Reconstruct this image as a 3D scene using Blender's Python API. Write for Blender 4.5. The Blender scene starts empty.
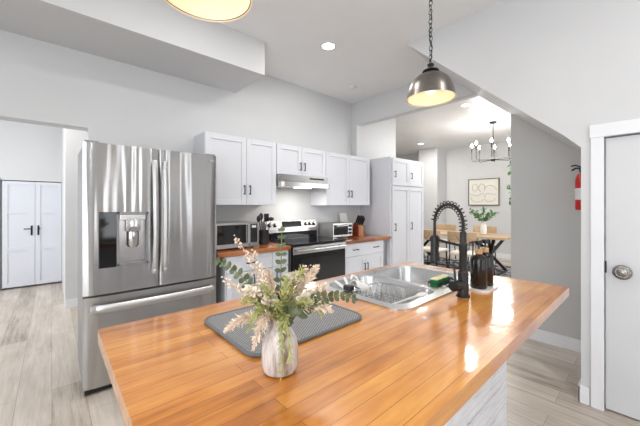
import bpy, bmesh, math, random
from mathutils import Vector, Matrix
random.seed(7)
PI = math.pi
scene = bpy.context.scene
col = scene.collection

# ------------------------------------------------------------------ camera
cd = bpy.data.cameras.new('camera'); cam = bpy.data.objects.new('camera', cd); col.objects.link(cam)
cam.location = (0, 0, 1.32)
cam.rotation_euler = (PI/2, 0, math.radians(48.2 - 90))
cd.sensor_width = 36; cd.lens = 36*300/640; cd.shift_y = -7/640
cd.clip_start = .02
scene.camera = cam

# ------------------------------------------------------------------ world, exposure
w = bpy.data.worlds.new('world'); scene.world = w; w.use_nodes = True
bg = w.node_tree.nodes['Background']
bg.inputs[0].default_value = (.93, .96, 1.0, 1); bg.inputs[1].default_value = 4.3
vs = scene.view_settings
vs.view_transform = 'Standard'; vs.look = 'None'; vs.gamma = 1; vs.use_curve_mapping = False
vs.exposure = 0.14
KITCHEN_CAN = 9.0
DINING_CAN = 18.0
PENDANT = .28
def portal(loc, rot, sx, sy):
    l = bpy.data.lights.new('window_portal', 'AREA'); l.shape = 'RECTANGLE'; l.size = sx; l.size_y = sy
    l.cycles.is_portal = True
    o = bpy.data.objects.new('window_portal', l); col.objects.link(o); o.location = loc; o.rotation_euler = rot
portal((1.5, -2.55, 1.35), (-PI/2, 0, 0), 2.0, 2.5)
portal((-2.35, -.5, 1.35), (0, -PI/2, 0), 2.5, 3.4)
portal((-2.2, 5.2, 1.35), (0, -PI/2, 0), 2.5, 2.0)
portal((6.2, -.95, 1.55), (-PI/2, 0, 0), 2.4, 1.9)

# ------------------------------------------------------------------ materials
def srgb(r, g, b):
    f = lambda c: (c/255/12.92) if c/255 <= .04045 else ((c/255+.055)/1.055)**2.4
    return (f(r), f(g), f(b), 1)
class NT:
    def __init__(s, name):
        s.m = bpy.data.materials.new(name); s.m.use_nodes = True
        s.t = s.m.node_tree; s.b = s.t.nodes['Principled BSDF']
    def n(s, t, **kw):
        x = s.t.nodes.new(t)
        for k, v in kw.items():
            if k in x.inputs: x.inputs[k].default_value = v
            else: setattr(x, k, v)
        return x
    def l(s, a, b): s.t.links.new(a, b)
    def coord(s, scale=(1,1,1), kind='Object', rot=(0,0,0)):
        c = s.n('ShaderNodeTexCoord'); mp = s.n('ShaderNodeMapping')
        mp.inputs['Scale'].default_value = scale; mp.inputs['Rotation'].default_value = rot
        s.l(c.outputs[kind], mp.inputs['Vector']); return mp.outputs[0]
    def noise(s, vec, scale, detail=3, rough=.5):
        x = s.n('ShaderNodeTexNoise'); x.inputs['Scale'].default_value = scale
        x.inputs['Detail'].default_value = detail; x.inputs['Roughness'].default_value = rough
        s.l(vec, x.inputs['Vector']); return x.outputs['Fac']
    def ramp(s, fac, stops):
        r = s.n('ShaderNodeValToRGB'); e = r.color_ramp.elements
        while len(e) < len(stops): e.new(.5)
        for i, (p, c) in enumerate(stops): e[i].position = p; e[i].color = c
        s.l(fac, r.inputs[0]); return r.outputs[0]
    def mix(s, a, b, fac, mode='MIX'):
        x = s.n('ShaderNodeMix', data_type='RGBA', blend_type=mode)
        for sock, v in ((x.inputs[0], fac), (x.inputs[6], a), (x.inputs[7], b)):
            if hasattr(v, 'links'): s.l(v, sock)
            else: sock.default_value = v
        return x.outputs[2]
    def bump(s, h, strength=.2, dist=.01):
        b = s.n('ShaderNodeBump'); b.inputs['Strength'].default_value = strength; b.inputs['Distance'].default_value = dist
        s.l(h, b.inputs['Height']); s.l(b.outputs[0], s.b.inputs['Normal'])
    def set(s, **kw):
        for k, v in kw.items():
            k = k.replace('_', ' ')
            if hasattr(v, 'links'): s.l(v, s.b.inputs[k])
            else: s.b.inputs[k].default_value = v
        return s
def plain(name, c, rough=.5, metal=0, var=.06, scale=12, bump=0, **kw):
    k = NT(name); v = k.coord(); f = k.noise(v, scale)
    d = tuple(x*(1-var) for x in c[:3]) + (1,); u = tuple(min(1, x*(1+var)) for x in c[:3]) + (1,)
    k.set(Base_Color=k.ramp(f, [(.3, d), (.7, u)]), Roughness=rough, Metallic=metal, **kw)
    if bump: k.bump(k.noise(v, scale*12), bump, .002)
    return k.m
M = {}
M['wall'] = plain('wall_paint', srgb(206, 207, 208), .6, var=.012, scale=3, bump=.05)
M['greywall'] = plain('grey_wall_paint', srgb(190, 190, 189), .6, var=.012, scale=3, bump=.05)
M['ceiling'] = plain('ceiling_paint', srgb(236, 237, 237), .7, var=.012, scale=3)
M['dceiling'] = plain('dining_ceiling_paint', srgb(226, 226, 227), .35, var=.03, scale=2)
M['trim'] = plain('white_trim_paint', srgb(226, 227, 230), .35, var=.01, scale=4)
M['doorpaint'] = plain('door_paint', srgb(205, 206, 208), .38, var=.01, scale=4)
M['closetpaint'] = plain('closet_door_paint', srgb(212, 215, 222), .4, var=.01, scale=4)
M['cab'] = plain('cabinet_paint', srgb(217, 219, 225), .38, var=.012, scale=5)
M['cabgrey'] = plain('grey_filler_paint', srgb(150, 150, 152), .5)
M['black'] = plain('matte_black_metal', (.018, .017, .017, 1), .36, 0.3, var=.2)
M['blackplastic'] = plain('black_plastic', (.012, .012, .013, 1), .3, 0, var=.2)
M['blackglass'] = plain('black_glass', (.006, .006, .007, 1), .06, 0, var=.1)
M['dark'] = plain('dark_gap', (.02, .02, .02, 1), .8)
M['cream'] = plain('cream_lining', srgb(238, 222, 194), .5, var=.02)
M['white'] = plain('white_ceramic', srgb(238, 236, 232), .3, var=.02)
M['red'] = plain('red_enamel', srgb(200, 28, 22), .3, var=.05)
M['paper'] = plain('label_paper', srgb(225, 226, 228), .6, var=.04, scale=60)
M['green'] = plain('green_sponge', srgb(16, 120, 62), .9, var=.15, scale=120, bump=.4)
M['yellow'] = plain('yellow_sponge', srgb(226, 220, 178), .9, var=.08, scale=120, bump=.3)
M['chrome'] = plain('bright_steel', (.68, .68, .68, 1), .16, 1, var=.05)
M['rangesteel'] = plain('range_steel', (.55, .54, .53, 1), .26, 1, var=.05)
M['pewter'] = plain('pewter_metal', (.2, .18, .165, 1), .34, 1, var=.15, scale=20)
M['nickel'] = plain('nickel', (.42, .40, .37, 1), .28, 1, var=.12)
M['darkwood'] = plain('red_brown_wood', srgb(120, 48, 30), .4, var=.2, scale=30)
M['lightwood'] = plain('light_wood', srgb(178, 126, 82), .45, var=.12, scale=30)
M['cork'] = plain('pump_collar_wood', srgb(196, 152, 108), .5, var=.1, scale=60)
M['linen'] = plain('cream_upholstery', srgb(226, 218, 204), .9, var=.04, scale=90, bump=.3)
M['pampas'] = plain('pampas_fluff', srgb(240, 222, 202), .95, var=.1, scale=90)
M['bloom'] = plain('pale_bloom', srgb(238, 226, 208), .9, var=.06, scale=60)
M['twig'] = plain('dusty_twig', srgb(196, 166, 140), .9, var=.15, scale=60)
M['euca'] = plain('eucalyptus_leaf', srgb(82, 94, 62), .55, var=.3, scale=40)
M['fern'] = plain('pale_fern', srgb(176, 178, 116), .7, var=.22, scale=60)
M['stemgreen'] = plain('green_stem', srgb(110, 112, 70), .7, var=.2)
M['leaf'] = plain('green_leaf', srgb(70, 120, 62), .5, var=.3, scale=30)
M['screen'] = plain('display_glass', (.01, .012, .014, 1), .1)
M['canvas'] = plain('canvas', srgb(226, 224, 216), .8, var=.03, scale=30)
M['artline'] = plain('art_line_paint', srgb(176, 172, 160), .8)
M['artframe'] = plain('bronze_frame', srgb(104, 92, 78), .4, .3)
M['soapglass'] = plain('dark_bottle_glass', (.012, .009, .008, 1), .12, 0, var=.2)
def emit(name, c, s):
    k = NT(name); k.set(Base_Color=(1,1,1,1), Emission_Color=c, Emission_Strength=s); return k.m
M['bulb'] = emit('glowing_bulb', (1, .88, .70, 1), 2.6)
M['dbulb'] = emit('glowing_candle_bulb', (1, .93, .84, 1), 30)
M['can'] = emit('glowing_downlight', (1, .96, .9, 1), 14)
M['hoodlamp'] = emit('glowing_hood_lamp', (1, .94, .84, 1), 5)

def wood_top(name, cols, coat=1.0, axis=0, rough=.3, bw=.75, rh=.062, plank=.45):
    k = NT(name)
    v = k.coord(rot=(0, 0, 0 if axis == 0 else PI/2))
    br = k.n('ShaderNodeTexBrick'); k.l(v, br.inputs['Vector'])
    br.inputs['Scale'].default_value = 1; br.inputs['Brick Width'].default_value = bw; br.inputs['Row Height'].default_value = rh
    br.inputs['Mortar Size'].default_value = .0007; br.inputs['Mortar Smooth'].default_value = .4
    br.inputs['Color1'].default_value = (0, 0, 0, 1); br.inputs['Color2'].default_value = (1, 1, 1, 1); br.inputs['Mortar'].default_value = (.3, .3, .3, 1)
    br.inputs['Bias'].default_value = 0
    sc = (4, 45, 45) if axis == 0 else (45, 4, 45)
    v2 = k.coord(scale=sc)
    g = k.noise(v2, 1.0, 6, .62)
    v3 = k.coord(scale=(2.2, 7, 7) if axis == 0 else (7, 2.2, 7))
    g2 = k.noise(v3, 1.0, 4, .6)
    m1 = k.mix(g, br.outputs['Color'], plank)
    m2 = k.mix(m1, g2, .58)
    c = k.ramp(m2, [(.33, cols[0]), (.5, cols[1]), (.67, cols[2])])
    mm = k.mix(c, tuple(x*.8 for x in cols[0][:3]) + (1,), br.outputs['Fac'])
    k.set(Base_Color=mm, Roughness=rough, Coat_Weight=coat, Coat_Roughness=.07)
    vv = k.coord(scale=(1, 1.6, 1)); hb = k.noise(vv, 15, 3, .6)
    k.bump(hb, .16, .005)
    cb = k.b.inputs['Coat Normal']
    b = k.n('ShaderNodeBump'); b.inputs['Strength'].default_value = .2; b.inputs['Distance'].default_value = .006
    k.l(hb, b.inputs['Height']); k.l(b.outputs[0], cb)
    return k.m
M['island'] = wood_top('varnished_butcher_block', [srgb(134, 68, 12), srgb(204, 128, 44), srgb(232, 166, 78)], bw=1.3, rh=.045, plank=.25)
M['counter'] = wood_top('stained_counter_wood', [srgb(104, 52, 22), srgb(160, 92, 48), srgb(190, 122, 74)], coat=.6, plank=.3)
M['tablewood'] = wood_top('pale_table_wood', [srgb(160, 130, 98), srgb(192, 162, 126), srgb(212, 184, 148)], coat=.2, axis=1)
def floor_mat():
    k = NT('greige_plank_floor')
    v = k.coord(rot=(0, 0, PI/2))
    br = k.n('ShaderNodeTexBrick'); k.l(v, br.inputs['Vector'])
    br.inputs['Scale'].default_value = 1; br.inputs['Brick Width'].default_value = 1.22; br.inputs['Row Height'].default_value = .18
    br.inputs['Mortar Size'].default_value = .0012; br.inputs['Mortar Smooth'].default_value = .3
    br.inputs['Color1'].default_value = (0, 0, 0, 1); br.inputs['Color2'].default_value = (1, 1, 1, 1); br.inputs['Mortar'].default_value = (.4, .4, .4, 1)
    br.offset = .37
    g = k.noise(k.coord(scale=(34, 2.2, 1)), 1.0, 7, .7)
    g2 = k.noise(k.coord(scale=(5, 1.1, 1)), 1.0, 4, .6)
    m = k.mix(k.mix(br.outputs['Color'], g, .8), g2, .42)
    c = k.ramp(m, [(.32, srgb(122, 110, 97)), (.46, srgb(178, 167, 155)), (.66, srgb(209, 200, 190))])
    k.set(Base_Color=k.mix(c, srgb(120, 108, 96), br.outputs['Fac']), Roughness=.36)
    return k.m
M['floor'] = floor_mat()
def steel(name, base, rough, wav=.35, sx=5.0, aniso=.93, arot=0.25):
    k = NT(name)
    v = k.coord(scale=(sx, sx, .25)); f = k.noise(v, 1.0, 2, .4)
    br = k.noise(k.coord(scale=(3, 3, 400)), 1.0, 2)
    k.set(Base_Color=k.ramp(br, [(.3, tuple(x*.93 for x in base) + (1,)), (.7, base + (1,))]), Metallic=1, Roughness=rough, Anisotropic=aniso)
    k.bump(f, wav, .03)
    tg = k.n('ShaderNodeTangent', direction_type='RADIAL', axis='Z'); k.l(tg.outputs[0], k.b.inputs['Tangent'])
    k.b.inputs['Anisotropic Rotation'].default_value = arot
    return k.m
M['steel'] = steel('brushed_stainless', (.50, .495, .49), .20, 1.0)
M['satin'] = plain('satin_steel', (.62, .62, .62, 1), .36, 1, var=.03)
M['sinksteel'] = plain('sink_steel', (.68, .68, .68, 1), .27, 1, var=.02, scale=6)
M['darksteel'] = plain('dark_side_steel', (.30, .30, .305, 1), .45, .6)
def mat_mat():
    k = NT('ribbed_drying_mat'); v = k.coord(scale=(140, 210, 1))
    wv = k.n('ShaderNodeTexChecker'); wv.inputs['Scale'].default_value = 1
    k.l(v, wv.inputs['Vector'])
    wv.inputs['Color1'].default_value = srgb(160, 160, 159); wv.inputs['Color2'].default_value = srgb(104, 105, 108)
    k.set(Base_Color=wv.outputs[0], Roughness=.95); k.bump(wv.outputs['Fac'], .5, .003); return k.m
M['mat'] = mat_mat()
M['matedge'] = plain('grey_binding', srgb(112, 113, 116), .9, var=.06, scale=80)
def vase_mat():
    k = NT('mottled_white_glaze')
    g = k.noise(k.coord(scale=(55, 55, 7)), 1.0, 4, .6)
    k.set(Base_Color=k.ramp(g, [(.34, srgb(142, 124, 112)), (.5, srgb(196, 187, 181)), (.66, srgb(226, 222, 219))]), Roughness=.45)
    k.bump(g, .15, .003); return k.m
M['vase'] = vase_mat()
def ship_mat():
    k = NT('distressed_white_boards')
    g = k.noise(k.coord(scale=(6, 6, 60)), 1.0, 6, .7)
    k.set(Base_Color=k.ramp(g, [(.27, srgb(120, 112, 104)), (.38, srgb(214, 214, 216)), (.6, srgb(232, 233, 236))]), Roughness=.5); return k.m
M['ship'] = ship_mat()
def rug_mat():
    k = NT('black_and_white_rug')
    g = k.noise(k.coord(scale=(7, 7, 1)), 1.0, 5, .7)
    k.set(Base_Color=k.ramp(g, [(.44, srgb(40, 40, 44)), (.5, srgb(120, 120, 124)), (.56, srgb(210, 210, 212))]), Roughness=.95); return k.m
M['rug'] = rug_mat()
def hammered():
    k = NT('antique_nickel_knob'); g = k.noise(k.coord(), 260, 2)
    k.set(Base_Color=k.ramp(g, [(.4, (.08, .075, .07, 1)), (.6, (.42, .40, .37, 1))]), Metallic=1, Roughness=.34); return k.m
M['knob'] = hammered()
def glass_mat():
    k = NT('window_glass'); k.set(Base_Color=(1,1,1,1), Roughness=.0, Transmission_Weight=1.0, IOR=1.02); return k.m
M['glass'] = glass_mat()
def clear():
    k = NT('clear_glass'); f = k.noise(k.coord(), 8)
    k.set(Base_Color=(.95, .97, .97, 1), Roughness=.03, Transmission_Weight=1.0, IOR=1.3); return k.m
M['clear'] = clear()

# ------------------------------------------------------------------ mesh helpers
ORG = {}
class MB:
    def __init__(s): s.bm = bmesh.new()
    def box(s, x0, x1, y0, y1, z0, z1, bev=0, seg=2):
        if x0 > x1: x0, x1 = x1, x0
        if y0 > y1: y0, y1 = y1, y0
        r = bmesh.ops.create_cube(s.bm, size=1)
        vs_ = r['verts']
        for v in vs_:
            v.co = Vector(((x0+x1)/2 + v.co.x*(x1-x0), (y0+y1)/2 + v.co.y*(y1-y0), (z0+z1)/2 + v.co.z*(z1-z0)))
        if bev:
            ed = list({e for v in vs_ for e in v.link_edges})
            bmesh.ops.bevel(s.bm, geom=ed, offset=bev, segments=seg, affect='EDGES', profile=.5)
        return s
    def ring(s, c, r, n, ax):
        ax = Vector(ax).normalized()
        a = ax.orthogonal().normalized(); b = ax.cross(a)
        return [s.bm.verts.new(Vector(c) + a*(r*math.cos(2*PI*i/n)) + b*(r*math.sin(2*PI*i/n))) for i in range(n)]
    def loft(s, rings, cap0=True, cap1=True, closed=False):
        n = len(rings[0])
        m = len(rings)
        for j in range(m if closed else m-1):
            A = rings[j]; B = rings[(j+1) % m]
            for i in range(n):
                try: s.bm.faces.new((A[i], A[(i+1) % n], B[(i+1) % n], B[i]))
                except ValueError: pass
        if not closed:
            if cap0: s.bm.faces.new(list(reversed(rings[0])))
            if cap1: s.bm.faces.new(rings[-1])
        return s
    def cyl(s, p0, p1, r0, r1=None, n=16):
        r1 = r0 if r1 is None else r1
        ax = Vector(p1) - Vector(p0)
        return s.loft([s.ring(p0, r0, n, ax), s.ring(p1, r1, n, ax)])
    def tube(s, pts, r, n=8, closed=False):
        pts = [Vector(p) for p in pts]; m = len(pts); rings = []
        rr = r if isinstance(r, (list, tuple)) else [r]*m
        t0 = (pts[1]-pts[0]).normalized(); a = t0.orthogonal().normalized()
        for i in range(m):
            if closed: t = (pts[(i+1) % m]-pts[i-1]).normalized()
            else: t = (pts[min(i+1, m-1)]-pts[max(i-1, 0)]).normalized()
            a = (a - t*a.dot(t)); a = a.normalized() if a.length > 1e-6 else t.orthogonal().normalized()
            b = t.cross(a)
            rings.append([s.bm.verts.new(pts[i] + a*(rr[i]*math.cos(2*PI*k/n)) + b*(rr[i]*math.sin(2*PI*k/n))) for k in range(n)])
        return s.loft(rings, closed=closed)
    def lathe(s, prof, c=(0,0,0), n=32, cap0=True, cap1=True, ax='z'):
        rings = []
        for r, z in prof:
            rg = []
            for i in range(n):
                a = 2*PI*i/n; x, y = r*math.cos(a), r*math.sin(a)
                p = {'z': (x, y, z), 'y': (x, z, -y), 'x': (z, x, y)}[ax]
                rg.append(s.bm.verts.new(Vector(c) + Vector(p)))
            rings.append(rg)
        return s.loft(rings, cap0, cap1)
    def prism(s, poly, d, vec):
        """poly: list of 3d points (planar), extruded along vec*d"""
        o = Vector(vec)*d
        A = [s.bm.verts.new(Vector(p)) for p in poly]; B = [s.bm.verts.new(Vector(p)+o) for p in poly]
        n = len(poly)
        s.bm.faces.new(A); s.bm.faces.new(list(reversed(B)))
        for i in range(n): s.bm.faces.new((A[i], B[i], B[(i+1) % n], A[(i+1) % n]))
        return s
    def ball(s, c, r, sc=(1,1,1), sub=2):
        q = bmesh.ops.create_icosphere(s.bm, subdivisions=sub, radius=r)
        for v in q['verts']: v.co = Vector((v.co.x*sc[0], v.co.y*sc[1], v.co.z*sc[2])) + Vector(c)
        return s
    def plate(s, outer, holes, z0, z1):
        """flat plate with holes: loops of (x,y)"""
        loops = []
        for lp in [outer] + holes:
            tv = [s.bm.verts.new((x, y, z1)) for x, y in lp]; bv = [s.bm.verts.new((x, y, z0)) for x, y in lp]
            n = len(lp)
            for i in range(n): s.bm.faces.new((tv[i], tv[(i+1) % n], bv[(i+1) % n], bv[i]))
            loops.append((tv, bv))
        for k in (0, 1):
            ed = []
            for lp in loops:
                L = lp[k]
                for i in range(len(L)):
                    ed.append(s.bm.edges.get((L[i], L[(i+1) % len(L)])))
            bmesh.ops.triangle_fill(s.bm, edges=ed, use_beauty=True)
        return s
    def leaf(s, base, tip, wdt, nrm=(0,0,1), bend=.15):
        base, tip = Vector(base), Vector(tip); d = tip-base; L = d.length
        side = d.cross(Vector(nrm)); 
        side = side.normalized() if side.length > 1e-6 else d.orthogonal().normalized()
        up = side.cross(d).normalized()
        prev = None
        prof = [(0, .12), (.22, .75), (.5, 1), (.78, .72), (1, .06)]
        for t, wv in prof:
            c = base + d*t + up*(bend*L*(t*(1-t))*2)
            a = s.bm.verts.new(c - side*wdt*wv*.5 + up*wdt*.12*wv); m = s.bm.verts.new(c); b = s.bm.verts.new(c + side*wdt*wv*.5 + up*wdt*.12*wv)
            if prev:
                s.bm.faces.new((prev[0], a, m, prev[1])); s.bm.faces.new((prev[1], m, b, prev[2]))
            prev = (a, m, b)
        return s
    def build(s, name, mat, parent=None, smooth=False, **tags):
        bmesh.ops.recalc_face_normals(s.bm, faces=s.bm.faces)
        if parent is not None:
            o_ = ORG.get(parent.name, Vector((0,0,0)))
            bmesh.ops.translate(s.bm, verts=s.bm.verts, vec=-o_)
        me = bpy.data.meshes.new(name); s.bm.to_mesh(me); s.bm.free()
        me.materials.append(M[mat] if isinstance(mat, str) else mat)
        if smooth:
            me.polygons.foreach_set('use_smooth', [True]*len(me.polygons))
            try: me.set_sharp_from_angle(angle=math.radians(38))
            except Exception: pass
        o = bpy.data.objects.new(name, me); col.objects.link(o)
        if parent is not None:
            o.parent = parent; ORG[o.name] = ORG.get(parent.name, Vector((0,0,0)))
        for k, v in tags.items(): o[k] = v
        return o
def thing(name, label, cat, loc=(0,0,0), group=None):
    o = bpy.data.objects.new(name, None); col.objects.link(o); o.location = loc
    o.empty_display_size = .05
    o['label'] = label; o['category'] = cat
    if group: o['group'] = group
    ORG[o.name] = Vector(loc)
    return o
def tag(o, label, cat, group=None):
    o['label'] = label; o['category'] = cat
    if group: o['group'] = group
    return o
def dup(root, label=None, loc=None, rotz=None):
    r = root.copy(); col.objects.link(r)
    if label: r['label'] = label
    if loc is not None: r.location = loc
    if rotz is not None: r.rotation_euler = (0, 0, rotz)
    for ch in list(root.children):
        c = ch.copy(); col.objects.link(c); c.parent = r
        for g in ch.children:
            e = g.copy(); col.objects.link(e); e.parent = c
    return r
def struct(name, mb, mat, parent=None, smooth=False):
    o = mb.build(name, mat, parent, smooth)
    if parent is None: o['kind'] = 'structure'
    return o
def rrect(x0, x1, y0, y1, r, n=6):
    out = []
    for cx, cy, a0 in ((x1-r, y1-r, 0), (x0+r, y1-r, PI/2), (x0+r, y0+r, PI), (x1-r, y0+r, 3*PI/2)):
        for i in range(n+1):
            a = a0 + PI/2*i/n; out.append((cx + r*math.cos(a), cy + r*math.sin(a)))
    return out

# ------------------------------------------------------------------ room shell
CZ = 2.95; WY = 3.22; XR = 2.66; XG = 3.55
XL = -2.4; YB = -2.6
struct('floor', MB().box(XL-.2, 9.5, YB-.2, 7.6, -.1, 0), 'floor')
mb = MB(); mb.box(XL-.2, XG+.12, YB-.2, WY+.14, CZ, CZ+.1)
struct('ceiling', mb, 'ceiling')
struct('ceiling_dining', MB().box(XG+.12, 9.5, YB-.2, 7.6, CZ, CZ+.1), 'dceiling')
# cabinet wall with the hall opening on its left
mb = MB(); mb.box(.235, 4.77, WY, WY+.15, 0, CZ); mb.box(-1.25, .235, WY, WY+.15, 1.985, CZ); mb.box(XL, -1.25, WY, WY+.15, 0, CZ)
struct('wall_back', mb, 'wall')
struct('trim_soffit', MB().box(XL, 1.58, 2.59, WY, 2.62, CZ), 'wall')
mb = MB(); mb.box(XG, XG+.12, WY-.11, WY, 2.06, 2.5845)
struct('trim_pilaster', mb, 'wall')
WN = [0]
def window(axis, a, b, p, z0, z1):  # frames of unseen openings, added to let in skylight
    WN[0] += 1
    fr = MB(); q = .05
    def bx(m, u0, u1, v0, v1, d0, d1):
        if axis == 'y': m.box(u0, u1, p+d0, p+d1, v0, v1)
        else: m.box(p+d0, p+d1, u0, u1, v0, v1)
    for u0, u1, v0, v1 in ((a, a+q, z0, z1), (b-q, b, z0, z1), (a+q, b-q, z0, z0+q), (a+q, b-q, z1-q, z1), (a+q, b-q, (z0+z1)/2-.02, (z0+z1)/2+.02), ((a+b)/2-.02, (a+b)/2+.02, z0+q, z1-q)):
        bx(fr, u0, u1, v0, v1, -.05, .0)
    o = struct('window_%d' % WN[0], fr, 'trim')
# hall beyond the opening
mb = MB(); mb.box(.13, 1.4, 5.06, 6.98, 0, CZ); mb.box(1.25, 1.4, WY+.15, 5.06, 0, CZ)
struct('wall_hall_right', mb, 'wall')
mb = MB(); mb.box(-2.4, -.6, 6.8, 6.95, 0, CZ); mb.box(-.6, .13, 6.8, 6.95, 1.73, CZ)
mb.box(-.6, .13, 6.93, 6.98, 0, 1.73)
struct('wall_hall_back', mb, 'wall')
mb = MB(); mb.box(-2.4, -2.25, WY+.15, 4.2, 0, CZ); mb.box(-2.4, -2.25, 6.2, 6.8, 0, CZ); mb.box(-2.4, -2.25, 4.2, 6.2, 2.6, CZ); mb.box(-2.4, -2.25, 4.2, 6.2, 0, .1)
window('x', 4.2, 6.2, -2.3, .1, 2.6)  # unseen hall window, put in to light the hall
struct('wall_hall_left', mb, 'wall')
struct('ceiling_hall', MB().box(XL, 1.4, WY+.15, 6.95, CZ, CZ+.1), 'ceiling')
struct('baseboard_hall', MB().box(.13, 1.25, 5.045, 5.058, 0, .11, .004), 'trim')
struct('baseboard_back', MB().box(-2.38, -1.27, WY-.015, WY-.001, 0, .11, .004), 'trim')
# wall with the stair above and the small door
DY0, DY1, DZ = -.56, .222, 1.765
mb = MB()
def yz(p, x=XR): return [(x, a, b) for a, b in p]
sl = (CZ-1.72)/(1.675-.345)
mb.prism(yz([(DY1, 0), (.335, 0), (.335, 1.715), (DY1, 1.715)]), .12, (1,0,0))
mb.prism(yz([(DY1, 1.715), (.335, 1.715), (.43, 1.815), (1.675, CZ), (DY0, CZ), (DY0, DZ), (DY1, DZ)]), .12, (1,0,0))
mb.prism(yz([(DY0, 0), (DY0, CZ), (YB, CZ), (YB, 0)]), .12, (1,0,0))
struct('wall_right', mb, 'wall')
mb = MB()
near = [(.335, 1.715), (.43, 1.815), (1.675, CZ), (1.56, CZ), (.345, 1.86)]; far = [(.335, 1.68), (.43, 1.775), (1.77, CZ), (1.56, CZ), (.345, 1.86)]
A_ = [mb.bm.verts.new((XR+.12, a, b)) for a, b in near]; B_ = [mb.bm.verts.new((XG+.12, a, b)) for a, b in far]
mb.loft([A_, B_])
struct('trim_stair_underside', mb, 'wall')
struct('wall_grey', MB().box(XG, XG+.12, YB, 1.0, 0, CZ), 'greywall')
mb = MB(); mb.box(XG, XG+.12, 1.0, WY, 2.585, CZ)
struct('wall_header', mb, 'wall')
mb = MB(); mb.box(XG-.014, XG-.001, -1.0, 1.0, 0, .115, .004)
struct('baseboard_grey', mb, 'trim')
mb = MB(); mb.box(XR-.016, XR-.001,   .29, .350, 0, .115, .004); mb.box(XR-.016, XR+.12, .336, .350, 0, .115, .004)
struct('baseboard_right', mb, 'trim')
# room behind the camera; its unseen windows are added to let in light
def win_wall_y(name, x0, x1, y, t, wins, z0=.7, z1=2.4, top=CZ):
    m = MB(); xs = x0
    for a, b in wins:
        m.box(xs, a, y-t, y, 0, top); m.box(a, b, y-t, y, 0, z0); m.box(a, b, y-t, y, z1, top); xs = b
    m.box(xs, x1, y-t, y, 0, top)
    struct(name, m, 'wall')
win_wall_y('wall_front', XL, XR, YB, .15, [(.45, 1.15), (2.12, 2.56)], .1, 2.6); window('y', .45, 1.15, YB-.04, .1, 2.6); window('y', 2.12, 2.56, YB-.04, .1, 2.6)  # narrow unseen windows, shaped for bright streaks reflected in the fridge
mb = MB(); t = .15
mb.box(XL-t, XL, YB, -2.2, 0, CZ); mb.box(XL-t, XL, 1.2, WY+.15, 0, CZ); mb.box(XL-t, XL, -2.2, 1.2, 0, .1); mb.box(XL-t, XL, -2.2, 1.2, 2.6, CZ)
struct('wall_left', mb, 'wall')
for a in (-2.2, -.5): window('x', a, a+1.7, XL-.04, .1, 2.6)  # unseen window wall, sized for even fill light
# dining room
mb = MB(); mb.box(8.5, 8.65, -1.15, 7.0, 0, CZ)
struct('wall_dining_far', mb, 'wall')
struct('wall_dining_pier', MB().box(8.0, 8.5, 4.05, 4.62, 0, CZ), 'wall')
struct('wall_dining_back', MB().box(4.62, 8.65, 7.0, 7.15, 0, CZ), 'wall')
struct('wall_dining_left', MB().box(4.62, 4.77, WY+.15, 7.0, 0, CZ), 'wall')
win_wall_y('wall_dining_front', XG+.12, 8.65, -1.0, .15, [(5.0, 7.4)], .6, 2.5); window('y', 5.0, 7.4, -1.04, .6, 2.5)  # hidden dining window, added for daylight
struct('baseboard_dining', MB().box(8.484, 8.499, -1, 4.05, 0, .12, .004), 'trim')

# ------------------------------------------------------------------ under-stair door
mb = MB(); mb.box(XR+.012, XR+.05, DY0+.01, DY1-.008, .012, DZ-.008, .002)
dr = struct('door_1', mb, 'doorpaint')
mb = MB()
mb.lathe([(.012, 0), (.012, -.03)], (XR+.012, .137, 0.91), 16, ax='x')
mb.lathe([(.0, .0), (.034, 0), (.036, -.004), (.032, -.009)], (XR+.011, .137, 0.91), 32, ax='x', cap0=False)
k_ = mb.build('rosette', 'knob', dr, True)
mb = MB(); mb.lathe([(.011, -.025), (.03, -.032), (.043, -.044), (.045, -.052), (.041, -.058), (.034, -.060), (.032, -.057), (.026, -.057), (.024, -.061), (.012, -.064), (.0005, -.065)], (XR+.012, .137, 0.91), 32, ax='x')
mb.build('knob', 'knob', dr, True)
mb = MB(); mb.box(XR+.002, XR+.02, DY1-.012, DY1-.002, 0.89, .965, .002)
mb.build('latch_plate', 'black', dr)
mb = MB()
mb.box(XR-.02, XR-.001, DY1-.002, DY1+.063, 0, DZ+.002, .003)
mb.box(XR-.02, XR-.001, DY0-.06, DY0+.002, 0, DZ+.002, .003)
mb.box(XR-.024, XR-.001, DY0-.065, DY1+.068, DZ, DZ+.085, .003)
struct('trim_door', mb, 'trim')

# ------------------------------------------------------------------ cabinet building blocks (all face -Y)
def shaker(m, x0, x1, z0, z1, y, th=.02, rail=.055, rec=.009):
    m.box(x0, x0+rail, y, y+th, z0, z1, .0015, 1); m.box(x1-rail, x1, y, y+th, z0, z1, .0015, 1)
    m.box(x0+rail, x1-rail, y, y+th, z0, z0+rail, .0015, 1); m.box(x0+rail, x1-rail, y, y+th, z1-rail, z1, .0015, 1)
    m.box(x0+rail-.002, x1-rail+.002, y+rec, y+th, z0+rail-.002, z1-rail+.002)
    return m
def pull(parent, x, z, y, L, vert, mat='black'):
    m = MB()
    d = (0, 0, L/2) if vert else (L/2, 0, 0)
    c = Vector((x, y-.026, z)); d = Vector(d)
    m.tube([c-d, c-d*.5, c+d*.5, c+d], .0058, 8)
    for s in (-.8, .8): m.cyl(c+d*s, c+d*s+Vector((0, .0265, 0)), .005, None, 8)
    return m.build('handle', mat, parent, True)
def door_part(parent, x0, x1, z0, z1, y, hx, hz, L=.1, name='door', rail=.055):
    d = shaker(MB(), x0+.002, x1-.002, z0+.002, z1-.002, y, rail=rail).build(name, 'cab', parent)
    if hx is not None: pull(d, hx, hz, y, L, True)
    return d
YU = 2.9
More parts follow.
